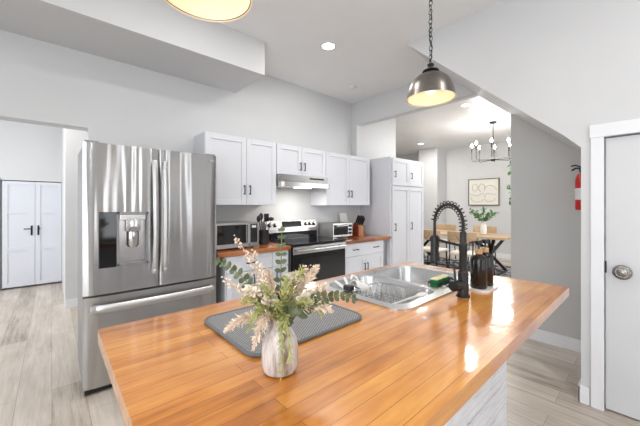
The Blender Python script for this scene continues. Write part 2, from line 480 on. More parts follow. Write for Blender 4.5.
def upper(label, x0, xm, x1, z0, z1, hz):
    t = thing('wall_cabinet', label, 'cabinet', ((x0+x1)/2, (YU+WY)/2, z0))
    m = MB(); m.box(x0, x1, YU+.021, WY-.002, z0, z1); m.build('body', 'cab', t)
    door_part(t, x0, xm, z0, z1, YU, xm-.032, hz); door_part(t, xm, x1, z0, z1, YU, xm+.032, hz)
    return t
upper('white two-door wall cabinet above the microwave, next to the fridge', 1.105, 1.545, 1.922, 1.33, 2.045, 1.49)
upper('short white wall cabinet directly above the range hood', 1.927, 2.295, 2.697, 1.692, 2.045, 1.80)
upper('white two-door wall cabinet above the toaster oven and knife block', 2.702, 3.15, 3.61, 1.33, 2.045, 1.49)

# tall pantry
t = thing('pantry_cabinet', 'tall white pantry cupboard with four doors beside dining opening', 'cabinet', (4.235, 2.9, 0))
mb = MB(); mb.box(3.765, 4.715, 2.641, WY-.002, .09, 2.06); mb.build('body', 'cab', t)
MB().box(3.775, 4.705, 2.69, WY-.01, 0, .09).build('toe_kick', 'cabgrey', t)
for x0, x1, hx in ((3.80, 4.25, 3.85), (4.25, 4.70, 4.30)):
    door_part(t, x0, x1, 1.635, 2.045, 2.62, hx, 1.80, .1)
    door_part(t, x0, x1, .11, 1.62, 2.62, hx, 1.0, .12)

# base cabinets
YC = 2.64
t = thing('base_cabinet', 'white base cabinet with drawer below the microwave', 'cabinet', (1.55, 2.9, 0))
mb = MB(); mb.box(1.2, 1.905, YC+.021, WY-.002, .1, .85); mb.build('body', 'cab', t)
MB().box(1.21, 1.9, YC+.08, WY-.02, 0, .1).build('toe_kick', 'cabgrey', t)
d = MB().box(1.205, 1.698, YC, YC+.02, .69, .845, .002).build('drawer', 'cab', t); pull(d, 1.45, .768, YC, .11, False)
door_part(t, 1.205, 1.45, .105, .685, YC, 1.42, .6); door_part(t, 1.45, 1.698, .105, .685, YC, 1.48, .6)
d = MB().box(1.702, 1.903, YC, YC+.02, .69, .845, .002).build('drawer', 'cab', t)
door_part(t, 1.702, 1.903, .105, .685, YC, 1.74, .6)
t = thing('base_cabinet', 'white base cabinet with wide drawer below the toaster oven', 'cabinet', (3.2, 2.9, 0))
mb = MB(); mb.box(2.775, 3.6, YC+.021, WY-.002, .1, .83); mb.build('body', 'cab', t)
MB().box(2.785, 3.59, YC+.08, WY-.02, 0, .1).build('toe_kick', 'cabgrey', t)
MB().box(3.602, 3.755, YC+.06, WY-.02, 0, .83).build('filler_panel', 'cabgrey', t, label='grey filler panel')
d = MB().box(2.778, 3.6, YC, YC+.02, .66, .825, .002).build('drawer', 'cab', t); pull(d, 2.98, .745, YC, .11, False); pull(d, 3.41, .745, YC, .11, False)
door_part(t, 2.778, 3.19, .105, .655, YC, 3.16, .5); door_part(t, 3.19, 3.6, .105, .655, YC, 3.22, .5)
tag(MB().box(1.115, 1.922, 2.615, WY-.002, .852, .893, .004).build('worktop', 'counter'), 'stained wood worktop left of the range, under the microwave', 'worktop')
tag(MB().box(2.766, 3.758, 2.615, WY-.002, .832, .872, .004).build('worktop', 'counter'), 'stained wood worktop right of the range, under the toaster oven', 'worktop')

# ------------------------------------------------------------------ closet doors in the hall
def closet(n, x0, x1, hx):
    m = MB(); y = 6.8; th = .03; r = .06; z0, z1 = .03, 1.715
    m.box(x0, x0+r, y, y+th, z0, z1); m.box(x1-r, x1, y, y+th, z0, z1)
    zs = [z0, .62, 1.22, z1]
    for z in (z0, .60, 1.20, z1-r): m.box(x0+r, x1-r, y, y+th, z, z+r)
    m.box(x0+r, x1-r, y+.012, y+th, z0+r, z1-r)
    o = struct('door_%d' % n, m, 'closetpaint')
    h = MB(); h.box(hx-.012, hx+.012, y-.008, y-.0005, .84, 1.0, .003); h.cyl((hx, y-.001, .95), (hx, y-.05, .95), .008, None, 10)
    s = -1 if hx < -.2 else .3
    h.cyl((hx, y-.05, .95), (hx+s*.09, y-.05, .95), .009, None, 10)
    h.build('door_handle', 'black', o, True)
closet(2, -.58, -.207, -.245); closet(3, -.203, .126, -.165)
struct('trim_closet', MB().box(-.66, -.595, 6.785, 6.799, 0, 1.76), 'cabgrey')

# ------------------------------------------------------------------ fridge
FX0, FX1, FY = .158, 1.098, 2.6
t = thing('refrigerator', 'large stainless steel french-door refrigerator with water dispenser', 'refrigerator', (.63, 2.9, 0))
MB().box(FX0+.004, FX1-.004, FY+.062, WY-.01, .05, 1.745).build('cabinet_body', 'darksteel', t)
MB().box(FX0+.03, FX1-.03, FY+.07, WY-.05, .0, .05).build('plinth', 'dark', t)
xm = .632; zf0, zf1 = .695, 1.765
def curved_door(x0, x1, z0, z1, hole=None):
    """front bows slightly outwards; a rectangular recess may be cut through the skin"""
    m = MB(); n = 14
    xs = sorted(set([x0+(x1-x0)*i/n for i in range(n+1)] + ([hole[0], hole[1]] if hole else [])))
    zs = [z0] + ([hole[2], hole[3]] if hole else []) + [z1]
    cxm = (FX0+FX1)/2; hw = (FX1-FX0)/2
    def yf(x):
        e = min(x-x0, x1-x); rd = .012
        return FY + .012*((x-cxm)/hw)**2 + (rd - math.sqrt(max(0, rd*rd-(rd-min(e, rd))**2)))*1.0
    fr = [[m.bm.verts.new((x, yf(x), z)) for z in zs] for x in xs]
    bk = [[m.bm.verts.new((x, FY+.06, z)) for z in zs] for x in xs]
    for i in range(len(xs)-1):
        for j in range(len(zs)-1):
            inh = hole and xs[i] >= hole[0]-1e-6 and xs[i+1] <= hole[1]+1e-6 and j == 1
            if not inh: m.bm.faces.new((fr[i][j], fr[i+1][j], fr[i+1][j+1], fr[i][j+1]))
            m.bm.faces.new((bk[i][j], bk[i][j+1], bk[i+1][j+1], bk[i+1][j]))
        for j in (0, len(zs)-1): m.bm.faces.new((fr[i][j], bk[i][j], bk[i+1][j], fr[i+1][j]))
    for i in (0, len(xs)-1):
        for j in range(len(zs)-1): m.bm.faces.new((fr[i][j], fr[i][j+1], bk[i][j+1], bk[i][j]))
    return m
HX0, HX1, HZ0, HZ1 = .352, .555, .885, 1.275
dl = curved_door(FX0, xm-.004, zf0, zf1, (HX0, HX1, HZ0, HZ1)).build('door', 'steel', t, True)
dr_ = curved_door(xm+.004, FX1, zf0, zf1).build('door', 'steel', t, True)
def grip(parent, x, s):
    m = MB(); prof = []
    N = 24
    rings = []
    for i in range(N+1):
        f = i/N; z = .80 + f*.87
        out = FY - .012 - .045*math.sin(PI*min(1, max(0, f)))**.5
        w_ = .02
        rings.append([m.bm.verts.new((x+a*w_, out+b, z)) for a, b in ((-1, .012), (-.8, .002), (0, -.004), (.8, .002), (1, .012), (.6, .018), (-.6, .018))])
    m.loft(rings)
    for z in (.815, 1.655): m.box(x-.014, x+.014, FY-.03, FY+.006, z-.02, z+.02, .004)
    return m.build('handle', 'satin', parent, True)
grip(dl, xm-.036, -1); grip(dr_, xm+.036, 1)
m = MB(); m.cyl((1.035, FY+.0125, 1.715), (1.035, FY-.002, 1.715), .009, None, 16); m.box(1.047, 1.07, FY-.002, FY+.0125, 1.709, 1.721, .001)
m.build('maker_badge', 'chrome', dr_)
m = MB(); m.box(FX0+.01, FX0+.09, FY+.02, FY+.15, 1.766, 1.778, .003); m.build('hinge_cover', 'darksteel', t); m = MB(); m.box(FX1-.09, FX1-.01, FY+.02, FY+.15, 1.766, 1.778, .003); m.build('hinge_cover', 'darksteel', t)
# dispenser: black touch panel and recess
MB().box(.245, .349, FY-.004, FY+.012, HZ0-.005, HZ1+.002, .002).build('control_panel', 'blackglass', dl)
m = MB(); b_ = FY+.058
m.box(HX0, HX0+.014, FY-.006, b_, HZ0, HZ1); m.box(HX1-.014, HX1, FY-.006, b_, HZ0, HZ1)
m.box(HX0, HX1, FY-.006, b_, HZ1-.014, HZ1); m.box(HX0, HX1, FY-.006, b_, HZ0, HZ0+.014)
m.build('dispenser_frame', 'darksteel', dl)
m = MB(); m.box(HX0+.014, HX1-.014, FY+.042, FY+.057, HZ0+.014, HZ1-.014); m.build('dispenser_back', 'rangesteel', dl)
m = MB(); m.box(.37, .537, FY-.004, FY+.04, 1.215, 1.258, .004); m.build('dispenser_hood', 'rangesteel', dl)
m = MB(); m.box(.405, .50, FY-.016, FY+.03, 1.13, 1.225, .008); m.lathe([(.04, 0), (.042, -.03), (.04, -.10), (.03, -.115)], (.453, FY+.018, 1.13), 20)
m.build('dispenser_nozzle', 'chrome', dl, True)
fz = curved_door(FX0, FX1, .045, .68).build('freezer_drawer', 'steel', t, True)
m = MB(); rings = []
for i in range(25):
    f = i/24; x = FX0+.05+f*(FX1-FX0-.1); out = FY-.012-.05*math.sin(PI*f)**.35
    rings.append([m.bm.verts.new((x, out+b, .60+a)) for a, b in ((-.03, .01), (-.022, 0), (0, -.006), (.022, 0), (.03, .01), (.02, .018), (-.02, .018))])
m.loft(rings)
for x in (FX0+.06, FX1-.06): m.box(x-.02, x+.02, FY-.03, FY+.008, .58, .62, .004)
m.build('handle', 'satin', fz, True)
MB().box(FX0+.01, FX1-.01, FY+.02, FY+.06, .012, .042).build('base_grille', 'black', t)

# ------------------------------------------------------------------ range
RX0, RX1, RY = 1.93, 2.757, 2.60
t = thing('electric_range', 'stainless steel electric range with black oven door between worktops', 'stove', (2.34, 2.9, 0))
MB().box(RX0, RX1, RY+.04, WY-.02, .03, .88).build('body', 'darksteel', t)
MB().box(RX0+.02, RX1-.02, RY+.07, WY-.04, 0, .03).build('plinth', 'dark', t)
MB().box(RX0-.001, RX1+.001, RY-.01, WY-.10, .881, .905, .005).build('cooktop', 'blackglass', t)
d = MB().box(RX0+.004, RX1-.004, RY, RY+.039, .22, .875, .004).build('oven_door', 'blackglass', t)
MB().box(RX0+.004, RX1-.004, RY-.008, RY-.0005, .79, .872, .003).build('door_rail', 'rangesteel', d, label='stainless steel strip along the top of the oven door')
m = MB(); m.cyl((RX0+.04, RY-.05, .835), (RX1-.04, RY-.05, .835), .013, None, 16)
for x in (RX0+.07, RX1-.07): m.cyl((x, RY-.05, .835), (x, RY-.007, .835), .009, None, 10)
m.build('handle', 'chrome', d, True)
m = MB(); m.box(RX0+.10, RX1-.16, RY-.004, RY-.0005, .33, .74, .002); m.build('window', 'screen', d)
dd = MB().box(RX0+.004, RX1-.004, RY+.002, RY+.039, .04, .21, .004).build('storage_drawer', 'rangesteel', t)
bgd = MB().prism([(RX0, WY-.10, .885), (RX0, WY-.012, .885), (RX0, WY-.012, 1.135), (RX0, WY-.05, 1.135), (RX0, WY-.085, 1.03)], RX1-RX0, (1,0,0)).build('backguard', 'rangesteel', t)
MB().box(RX0+.03, RX1-.03, WY-.106, WY-.099, .906, .99, .002).build('vent_strip', 'blackglass', bgd)
def slanted(m, x, z, r, L):
    d_ = Vector((0, -.948, .316)); p = Vector((x, WY-.072-(1.085-z)*.28+.005, z)); m.cyl(p, p+d_*L, r, r*.9, 16)
for i, x in enumerate((1.985, 2.065, 2.56, 2.63, 2.70)):
    m = MB(); slanted(m, x, 1.08, .027, .012); k_ = m.build('knob', 'black', bgd, True)
    m = MB(); d_ = Vector((0, -.948, .316)); p = Vector((x, WY-.083, 1.084)); m.cyl(p, p+d_*.02, .015, .013, 14); m.build('knob_grip', 'chrome', k_, True)
m = MB(); m.prism([(2.18, WY-.0705, 1.045), (2.48, WY-.0705, 1.045), (2.48, WY-.0555, 1.118), (2.18, WY-.0555, 1.118)], .012, (0, -.948, .316))
ds = m.build('display', 'screen', bgd)
# ring marks of the glass cooktop are faint and stay unseen
# ------------------------------------------------------------------ hood
t = thing('range_hood', 'slim stainless steel hood over the range', 'hood', (2.31, 2.95, 1.54))
m = MB(); m.prism([(1.93, WY-.002, 1.69), (1.93, WY-.002, 1.60), (1.93, 2.88, 1.60), (1.93, 2.86, 1.69)], .767, (1,0,0)); m.build('upper_body', 'rangesteel', t)
m = MB(); P = rrect(1.932, 2.697, 2.80, WY-.002, .05)
m.plate(P, [], 1.545, 1.598); m.build('canopy', 'rangesteel', t)
m = MB(); m.box(2.40, 2.62, 2.855, 2.8645, 1.648, 1.668); m.build('switch_panel', 'black', t)
m = MB(); m.box(2.2, 2.4, 2.84, 2.94, 1.538, 1.5448); m.build('lamp_lens', 'hoodlamp', t)
l = bpy.data.lights.new('hood_light', 'AREA'); l.size = .25; l.size_y = .12; l.shape = 'RECTANGLE'; l.energy = 4; l.color = (1, .95, .88)
o = bpy.data.objects.new('hood_light', l); col.objects.link(o); o.parent = t; o.location = (0, -.1, -.012)

# ------------------------------------------------------------------ island
IZ = .915; IX0, IX1, IY0, IY1 = .112, 1.925, .287, 1.218
SX0, SX1, SY0, SY1 = .985, 1.80, .635, 1.165
t = thing('kitchen_island', 'large kitchen island with glossy orange butcher-block top', 'island', (1.0, .85, 0))
m = MB(); m.plate(rrect(IX0, IX1, IY0, IY1, .006, 2), [rrect(SX0+.02, SX1-.02, SY0+.02, SY1-.02, .06)], IZ-.042, IZ)
m.build('worktop', 'island', t)
m = MB(); BX0, BX1, BY0, BY1 = .22, 1.83, .535, 1.17
m.box(BX0, BX0+.02, BY0+.02, BY1, 0, IZ-.043); m.box(BX1-.02, BX1, BY0+.02, BY1, 0, IZ-.043); m.box(BX0, BX1, BY1-.02, BY1, 0, IZ-.043)
m.build('base_carcass', 'cab', t)
MB().box(BX0+.021, BX1-.021, BY0+.0205, BY0+.03, 0, IZ-.043).build('backing_board', 'dark', t)
m = MB(); z = .0
while z < IZ-.06:
    z1 = min(z+.128, IZ-.043); m.box(BX0, BX1, BY0, BY0+.02, z, z1-.007, .003, 1); z += .128
m.build('shiplap_front', 'ship', t, label='distressed white board cladding')

# sink
t = thing('double_sink', 'stainless steel double-bowl sink set in the island', 'sink', (1.39, .9, .915))
b1 = (SX0+.045, 1.365, SY0+.045, SY1-.04); b2 = (1.405, SX1-.035, SY0+.075, SY1-.03)
m = MB(); m.plate(rrect(SX0, SX1, SY0, SY1, .075, 8), [rrect(*b1, .07, 8), rrect(*b2, .07, 8)], IZ+.0005, IZ+.006)
m.build('rim', 'sinksteel', t, True)
for b in (b1, b2):
    m = MB(); rings = []
    for z, ins, rr in ((IZ+.006, 0, .07), (IZ-.004, .004, .07), (IZ-.15, .014, .065), (IZ-.172, .03, .055), (IZ-.178, .06, .04)):
        rings.append([m.bm.verts.new((x, y, z)) for x, y in rrect(b[0]+ins, b[1]-ins, b[2]+ins, b[3]-ins, rr, 8)])
    m.loft(rings, cap0=False)
    o = m.build('bowl', 'sinksteel', t, True)
    m = MB(); cx, cy = (b[0]+b[1])/2, (b[2]+b[3])/2; m.lathe([(.045, .001), (.042, .005), (.03, .003), (.001, .002)], (cx, cy, IZ-.178), 24); m.build('drain', 'nickel', o, True)

# rack lying in the near bowl
t = thing('dish_rack', 'wire dish rack inside the near sink bowl', 'rack', (1.2, .9, IZ-.05))
m = MB(); rx0, rx1, ry0, ry1, rz = b1[0]+.04, b1[1]-.04, b1[2]+.04, b1[3]-.13, IZ-.055
loop = [(x, y, rz+.045) for x, y in rrect(rx0-.012, rx1+.012, ry0-.012, ry1+.012, .04)]
m.tube(loop, .0035, 6, closed=True); m.build('rim_wire', 'chrome', t, True)
m = MB()
for i in range(9):
    y = ry0+.015+(ry1-ry0-.03)*i/8; m.tube([(rx0, y, rz+.04), (rx0+.01, y, rz), (rx1-.01, y, rz), (rx1, y, rz+.04)], .0022, 5)
for i in range(6):
    x = rx0+.02+(rx1-rx0-.04)*i/5; m.tube([(x, ry0, rz+.04), (x, ry0+.01, rz), (x, ry1-.01, rz), (x, ry1, rz+.04)], .0022, 5)
for i in range(7):
    y = ry0+.03+(ry1-ry0-.06)*i/6
    for x in (rx0+.07, rx0+.15): m.tube([(x, y, rz), (x, y+.008, rz+.05), (x, y+.016, rz)], .0018, 5)
for y in (ry0+.02, ry1-.02):
    for x in (rx0+.02, rx1-.02): m.tube([(x, y, rz), (x, y, IZ-.176)], .003, 6)
m.build('grid', 'chrome', t, True)
# spoon, mug, ladle and cutlery caddy at the far end
t = thing('spoon', 'white spoon resting across the dish rack near the faucet', 'spoon', (1.25, .74, IZ-.03))
m = MB(); m.tube([(1.06, .76, IZ-.020), (1.15, .745, IZ-.014), (1.25, .73, IZ-.008)], [.004, .004, .005], 8); m.build('handle', 'white', t, True)
m = MB(); m.ball((1.285, .725, IZ-.007), .03, (1.2, .7, .28)); m.build('bowl', 'white', t, True)
t = thing('mug', 'white mug lying on its side in the sink rack', 'mug', (1.13, 1.03, IZ-.02))
m = MB(); a_ = Vector((-.75, .2, .25)).normalized(); c0 = Vector((1.215, 1.0, IZ-.028))
n_ = 20
m.loft([m.ring(c0, .024, n_, a_), m.ring(c0+a_*.02, .03, n_, a_), m.ring(c0+a_*.085, .034, n_, a_), m.ring(c0+a_*.085, .03, n_, a_), m.ring(c0+a_*.02, .026, n_, a_)], True, True)
m.build('body', 'white', t, True)
m = MB(); u_ = Vector((0, .5, .85)); m.tube([c0+a_*.03+u_*.035, c0+a_*.035+u_*.06, c0+a_*.06+u_*.065, c0+a_*.08+u_*.04], .006, 8); m.build('handle', 'white', t, True)
t = thing('strainer', 'round steel strainer with black opening beside the white mug', 'strainer', (1.07, 1.0, IZ-.01))
m = MB(); m.lathe([(.012, -.03), (.03, -.022), (.045, 0), (.048, .001), (.042, .0)], (1.085, .985, IZ+.003), 20, cap1=False); m.build('basket', 'chrome', t, True)
m = MB(); m.tube([(1.10, 1.02, IZ+.004), (1.14, 1.07, IZ+.012), (1.18, 1.12, IZ+.014)], [.006, .007, .008], 8); m.build('handle', 'white', t, True, label='white handle')
t = thing('scrub_brush', 'black and white dish brush at the left end of the sink', 'brush', (1.05, 1.04, IZ))
m = MB(); m.tube([(1.045, .99, IZ+.012), (1.06, 1.04, IZ+.016), (1.09, 1.10, IZ+.016)], [.007, .008, .006], 8); m.build('handle', 'white', t, True)
m = MB(); m.box(1.03, 1.065, .945, .99, IZ+.006, IZ+.03, .006); m.build('bristles', 'blackplastic', t)

# sponges in their caddy
t = thing('sponge_caddy', 'black wire sponge caddy on the sink edge beside the faucet', 'caddy', (1.52, .735, IZ))
m = MB(); z_ = IZ-.012
for zz in (z_, z_+.03):
    m.tube([(x, y, zz) for x, y in rrect(1.425, 1.60, .722, .775, .012, 3)], .003, 6, closed=True)
for i in range(8):
    x = 1.435+.022*i; m.tube([(x, .722, z_+.03), (x, .722, z_), (x, .775, z_), (x, .775, z_+.03)], .002, 5)
for x in (1.46, 1.565): m.tube([(x, .722, z_+.03), (x, .715, z_+.042), (x, .69, IZ+.009), (x, .66, IZ+.0085)], .0028, 6)
m.build('wire_frame', 'black', t, True)
def sponge(x0, label):
    t = thing('sponge', label, 'sponge', (x0+.03, .745, IZ), group='sponges in the caddy')
    MB().box(x0, x0+.066, .729, .768, IZ-.007, IZ+.030, .005).build('pad', 'green', t)
    MB().box(x0, x0+.066, .729, .768, IZ+.0305, IZ+.037, .003).build('scouring_face', 'yellow', t, label='pale yellow top layer')
sponge(1.438, 'left green sponge with pale top in the sink caddy'); sponge(1.516, 'right green sponge with pale top, nearer the faucet handle')

# ------------------------------------------------------------------ faucet
fx, fy = 1.375, .575
t = thing('spring_faucet', 'tall matte black spring-neck kitchen faucet on the island', 'faucet', (fx, fy, IZ))
m = MB(); m.lathe([(.029, 0), (.029, .006), (.024, .008), (.021, .11), (.0165, .115), (.0165, .20), (.0185, .205), (.0185, .235), (.0145, .24), (.0145, .285), (.011, .29)], (fx, fy, IZ), 24); m.build('column', 'black', t, True)
hx, hy = fx+.04, fy+.155
top = IZ+.29; dx, dy = hx-fx, hy-fy
arc = [(fx, fy, top), (fx, fy, top+.03)]
R_ = .5
for i in range(1, 20):
    a = PI*i/20; q = (1-math.cos(a))/2
    arc.append((fx+dx*q, fy+dy*q, top+.035+.088*math.sin(a)))
arc += [(hx, hy, top+.02), (hx, hy, top-.03), (hx, hy, IZ+.255)]
m = MB(); m.tube(arc, .007, 10); m.build('hose', 'black', t, True)
# coil round the hose: open on the column side, closing up towards the head
m = MB(); pts = []; V = [Vector(p) for p in arc[:-1]]
cum = [0]
for i in range(len(V)-1): cum.append(cum[-1]+(V[i+1]-V[i]).length)
Lt = cum[-1]*.80; turns = 17; N = turns*12
for i in range(N+1):
    s_ = Lt*i/N; j = 0
    while j < len(V)-2 and cum[j+1] < s_: j += 1
    f = (s_-cum[j])/max(1e-6, cum[j+1]-cum[j]); c = V[j].lerp(V[j+1], f); tg = (V[j+1]-V[j]).normalized()
    e1 = Vector((dy, -dx, 0)).normalized(); e2 = tg.cross(e1); ph = 2*PI*turns*i/N
    pts.append(c + (e1*math.cos(ph)+e2*math.sin(ph))*.0165)
m.tube(pts, .0022, 6); m.build('spring', 'black', t, True)
m = MB(); m.lathe([(.012, .262), (.019, .255), (.02, .16), (.023, .15), (.025, .135), (.022, .132), (.001, .132)], (hx, hy, IZ), 20); m.build('spray_head', 'black', t, True)
m = MB(); m.tube([(fx, fy, IZ+.225), (fx+dx*.5, fy+dy*.5, IZ+.232), (hx, hy-.018, IZ+.24)], .006, 8); m.lathe([(.024, .23), (.024, .25), (.021, .25), (.021, .23)], (hx, hy, IZ), 20, False, False)
m.build('docking_arm', 'black', t, True)
hd = Vector((-.9, .15, 0)).normalized()
m = MB(); p0 = Vector((fx, fy, IZ+.055)); m.cyl(p0+hd*.018, p0+hd*.075, .022, None, 20); hb = m.build('valve_body', 'black', t, True)
m = MB(); p1 = p0+hd*.055; m.tube([p1+Vector((0, 0, .018)), p1+Vector((-.002, .004, .06)), p1+Vector((-.004, .008, .105))], [.0055, .005, .0045], 8); m.build('lever', 'black', hb, True)

# soap bottles on a tray
m = MB(); m.plate(rrect(1.495, 1.676, .517, .630, .04), [], IZ+.0005, IZ+.009)
tr = m.build('soap_tray', 'white'); tag(tr, 'thin pale tray under the two dark soap bottles', 'tray')
def soap(x, y, label):
    z = IZ+.0095
    t = thing('soap_bottle', label, 'soap bottle', (x, y, z), group='soap bottles on the tray')
    MB().lathe([(.034, 0), (.037, .004), (.037, .135), (.035, .147), (.027, .155), (.015, .159), (.014, .164)], (x, y, z), 28).build('bottle', 'soapglass', t, True)
    MB().lathe([(.0165, .1645), (.0165, .186), (.013, .188)], (x, y, z), 20).build('collar', 'cork', t, True)
    m = MB(); m.cyl((x, y, z+.188), (x, y, z+.208), .005, None, 8); m.lathe([(.014, .208), (.015, .21), (.015, .226), (.01, .23)], (x, y, z), 16)
    m.tube([(x, y, z+.221), (x-.025, y+.02, z+.221), (x-.038, y+.03, z+.214)], .005, 8); m.build('pump', 'blackplastic', t, True)
soap(1.545, .572, 'nearer dark soap pump bottle, right of the faucet'); soap(1.625, .571, 'dark soap pump bottle behind the nearer one')

# ------------------------------------------------------------------ drying mat
t = thing('drying_mat', 'grey ribbed dish drying mat lying behind the flower vase', 'mat', (.615, .88, IZ))
m = MB(); m.plate(rrect(.396, .842, .70, 1.065, .045, 8), [], IZ+.0005, IZ+.008); m.build('pad', 'mat', t)
m = MB(); m.tube([(x, y, IZ+.006) for x, y in rrect(.394, .844, .698, 1.067, .046, 8)], .0055, 8, closed=True); m.build('binding', 'matedge', t, True)

# ------------------------------------------------------------------ vase and dried bouquet
vx, vy = .42, .618
t = thing('flower_vase', 'small white mottled bottle vase holding dried flowers', 'vase', (vx, vy, IZ))
MB().lathe([(.030, 0), (.040, .004), (.0445, .02), (.0445, .055), (.041, .078), (.031, .098), (.022, .110), (.019, .118), (.0205, .130), (.018, .130), (.016, .118), (.02, .1), (.02, .09)], (vx, vy, IZ+.0005), 40).build('body', 'vase', t, True)
MZ = IZ+.118; BR = -math.radians(41.8)
def stem_path(lat, dep, hgt, arch=.0, n=9, z0=-.06):
    """curve from inside the vase to (lat,dep,hgt) from the mouth; local x = across the view side, y = away"""
    P0 = Vector((lat*.04, dep*.03, z0)); P3 = Vector((lat, dep, hgt))
    P1 = Vector((lat*.10, dep*.08, .03)); P2 = Vector((lat*.55, dep*.55, hgt*.62+arch))
    out = []
    for i in range(n):
        s_ = i/(n-1); a = 1-s_
        out.append(P0*a**3 + P1*3*a*a*s_ + P2*3*a*s_*s_ + P3*s_**3)
    return out
def along(path, f):
    x = f*(len(path)-1); i = min(int(x), len(path)-2); return path[i].lerp(path[i+1], x-i), (path[i+1]-path[i]).normalized()
def rnd(): return Vector((random.uniform(-1, 1), random.uniform(-1, 1), random.uniform(-1, 1))).normalized()
def bq(name, label, cat, group):
    t = thing(name, label, cat, (0, 0, 0), group); return t
def place(t): t.location = (vx, vy, MZ); t.rotation_euler = (0, 0, BR)
def eucalyptus(lat, dep, hgt, label, arch=0, f0=.3, size=.020, n=11):
    t = bq('eucalyptus_stem', label, 'flower stem', 'eucalyptus stems in the vase'); p = stem_path(lat, dep, hgt, arch, 12)
    MB().tube(p, [.0018]*6+[.0013]*6, 6).build('stem', 'stemgreen', t, True)
    m = MB()
    for i in range(n):
        f = f0+(1-f0)*i/(n-1); c, d = along(p, min(f, .999)); s = size*(1.1-.55*(i/(n-1)))
        side = d.cross(Vector((0, 1, .2))).normalized()
        for sg in (-1, 1):
            dirv = (side*sg + d*.55 + rnd()*.3).normalized(); m.leaf(c, c+dirv*s*1.15, s*.85, (rnd()*.5+Vector((0, -1, .3))).normalized(), .1)
    c, d = along(p, .999); m.leaf(c, c+d*size*.7, size*.4, (0, -1, 0))
    m.build('foliage', 'euca', t, True); place(t)
eucalyptus(-.150, .0, .150, 'eucalyptus stem leaning far left out of the vase', .03, .35, .021, 11)
eucalyptus(.178, -.02, .065, 'eucalyptus stem reaching right and low over the mat', .05, .38, .021, 11)
eucalyptus(.002, .02, .225, 'tall upright eucalyptus stem at the top of the bouquet', .0, .40, .018, 9)
eucalyptus(.05, -.05, .05, 'short eucalyptus stem just above the vase mouth', .02, .3, .022, 6)
def pampas(lat, dep, hgt, label, arch=0, f0=.42, rad=.021, n=280):
    t = bq('pampas_plume', label, 'flower stem', 'pampas plumes in the vase'); p = stem_path(lat, dep, hgt, arch, 12)
    MB().tube(p, .0013, 6).build('stem', 'twig', t, True)
    m = MB()
    for i in range(n):
        u = random.random(); f = f0+(1-f0)*u; c, d = along(p, min(f, .999)); r = rad*math.sin(PI*min(1, .12+u*.86))**.7
        dirv = (d*random.uniform(.7, 1.3) + rnd()*.9).normalized(); m.leaf(c, c+dirv*r*random.uniform(.8, 1.4), random.uniform(.0022, .0045), rnd(), .1)
    m.build('plume', 'pampas', t, True); place(t)
for a in ((-.128, -.03, -.012, 'cream pampas plume lying low to the left over the mat', .05), (-.10, .02, .085, 'cream pampas plume leaning left behind the long eucalyptus', .0),
          (.095, .03, .135, 'cream pampas plume pointing up and right', .0), (.118, .0, .095, 'cream pampas plume leaning right in front', .0),
          (.085, .05, .06, 'cream pampas plume tucked low on the right side', .02), (-.04, .05, .12, 'cream pampas plume tucked behind the centre', .0), (.13, -.01, .03, 'drooping cream pampas plume above the right eucalyptus', .05), (-.055, -.05, -.045, 'small cream plume drooping in front, left of the vase neck', .09)):
    pampas(*a)
def bloom(lat, dep, hgt, label, r=.026):
    t = bq('pale_flower', label, 'flower', 'pale blooms in the vase'); p = stem_path(lat, dep, hgt, 0, 8)
    MB().tube(p, .0016, 6).build('stem', 'stemgreen', t, True)
    m = MB()
    for i in range(46):
        d = rnd(); d.z = abs(d.z)*.8+.1*random.random(); d.normalize(); m.leaf(p[-1]+d*r*.15, p[-1]+d*r*random.uniform(.8, 1.05), r*.55, rnd(), .3)
    m.build('petals', 'bloom', t, True); place(t)
bloom(-.065, -.01, .075, 'round cream bloom on the left of the bouquet', .03); bloom(.035, .0, .10, 'round cream bloom right of centre in the bouquet', .03); bloom(-.02, -.02, .055, 'round cream bloom low in the centre above the vase', .026); bloom(.06, -.01, .055, 'round cream bloom low on the right side', .024)
def twig(lat, dep, hgt, label):
    t = bq('dried_twig', label, 'flower stem', 'dried twigs in the vase'); p = stem_path(lat, dep, hgt, 0, 10)
    m = MB(); m.tube(p, .0016, 5)
    m2 = MB()
    for i in range(14):
        f = .4+.6*i/13; c, d = along(p, min(f, .999)); e = c+(d*.8+rnd()*.8).normalized()*random.uniform(.015, .035)
        m.tube([c, (c+e)/2+rnd()*.002, e], .0007, 4)
        for k in range(5): m2.ball(e+rnd()*.005-(e-c)*k*.15, random.uniform(.0018, .0034), (1,1,1), 1)
    m.build('branches', 'twig', t, True); m2.build('buds', 'pampas', t, True); place(t)
for a in ((-.105, .03, .19, 'dusty pink dried twig, tallest on the left'), (-.075, .04, .165, 'dusty pink dried twig left of centre'), (-.04, -.02, .13, 'dusty pink dried twig in front, left of the tall eucalyptus'), (-.12, -.01, .10, 'dusty pink dried twig spreading left'), (.065, .04, .12, 'dusty pink dried twig on the right'), (.14, .02, .06, 'dusty pink dried twig spreading low to the right')):
    twig(*a)
def fern(lat, dep, hgt, label, arch=0, n=36, L=.026):
    t = bq('fern_sprig', label, 'flower stem', 'pale green sprigs in the vase'); p = stem_path(lat, dep, hgt, arch, 12)
    MB().tube(p, .0012, 5).build('stem', 'fern', t, True)
    m = MB()
    for i in range(n):
        f = .3+.7*i/(n-1); c, d = along(p, min(f, .999)); s = L*(1.05-.5*i/(n-1))
        for q in range(3):
            dv = (d*.9+rnd()*.85).normalized(); m.leaf(c, c+dv*s, .0032, rnd(), .1)
    m.build('leaves', 'fern', t, True); place(t)
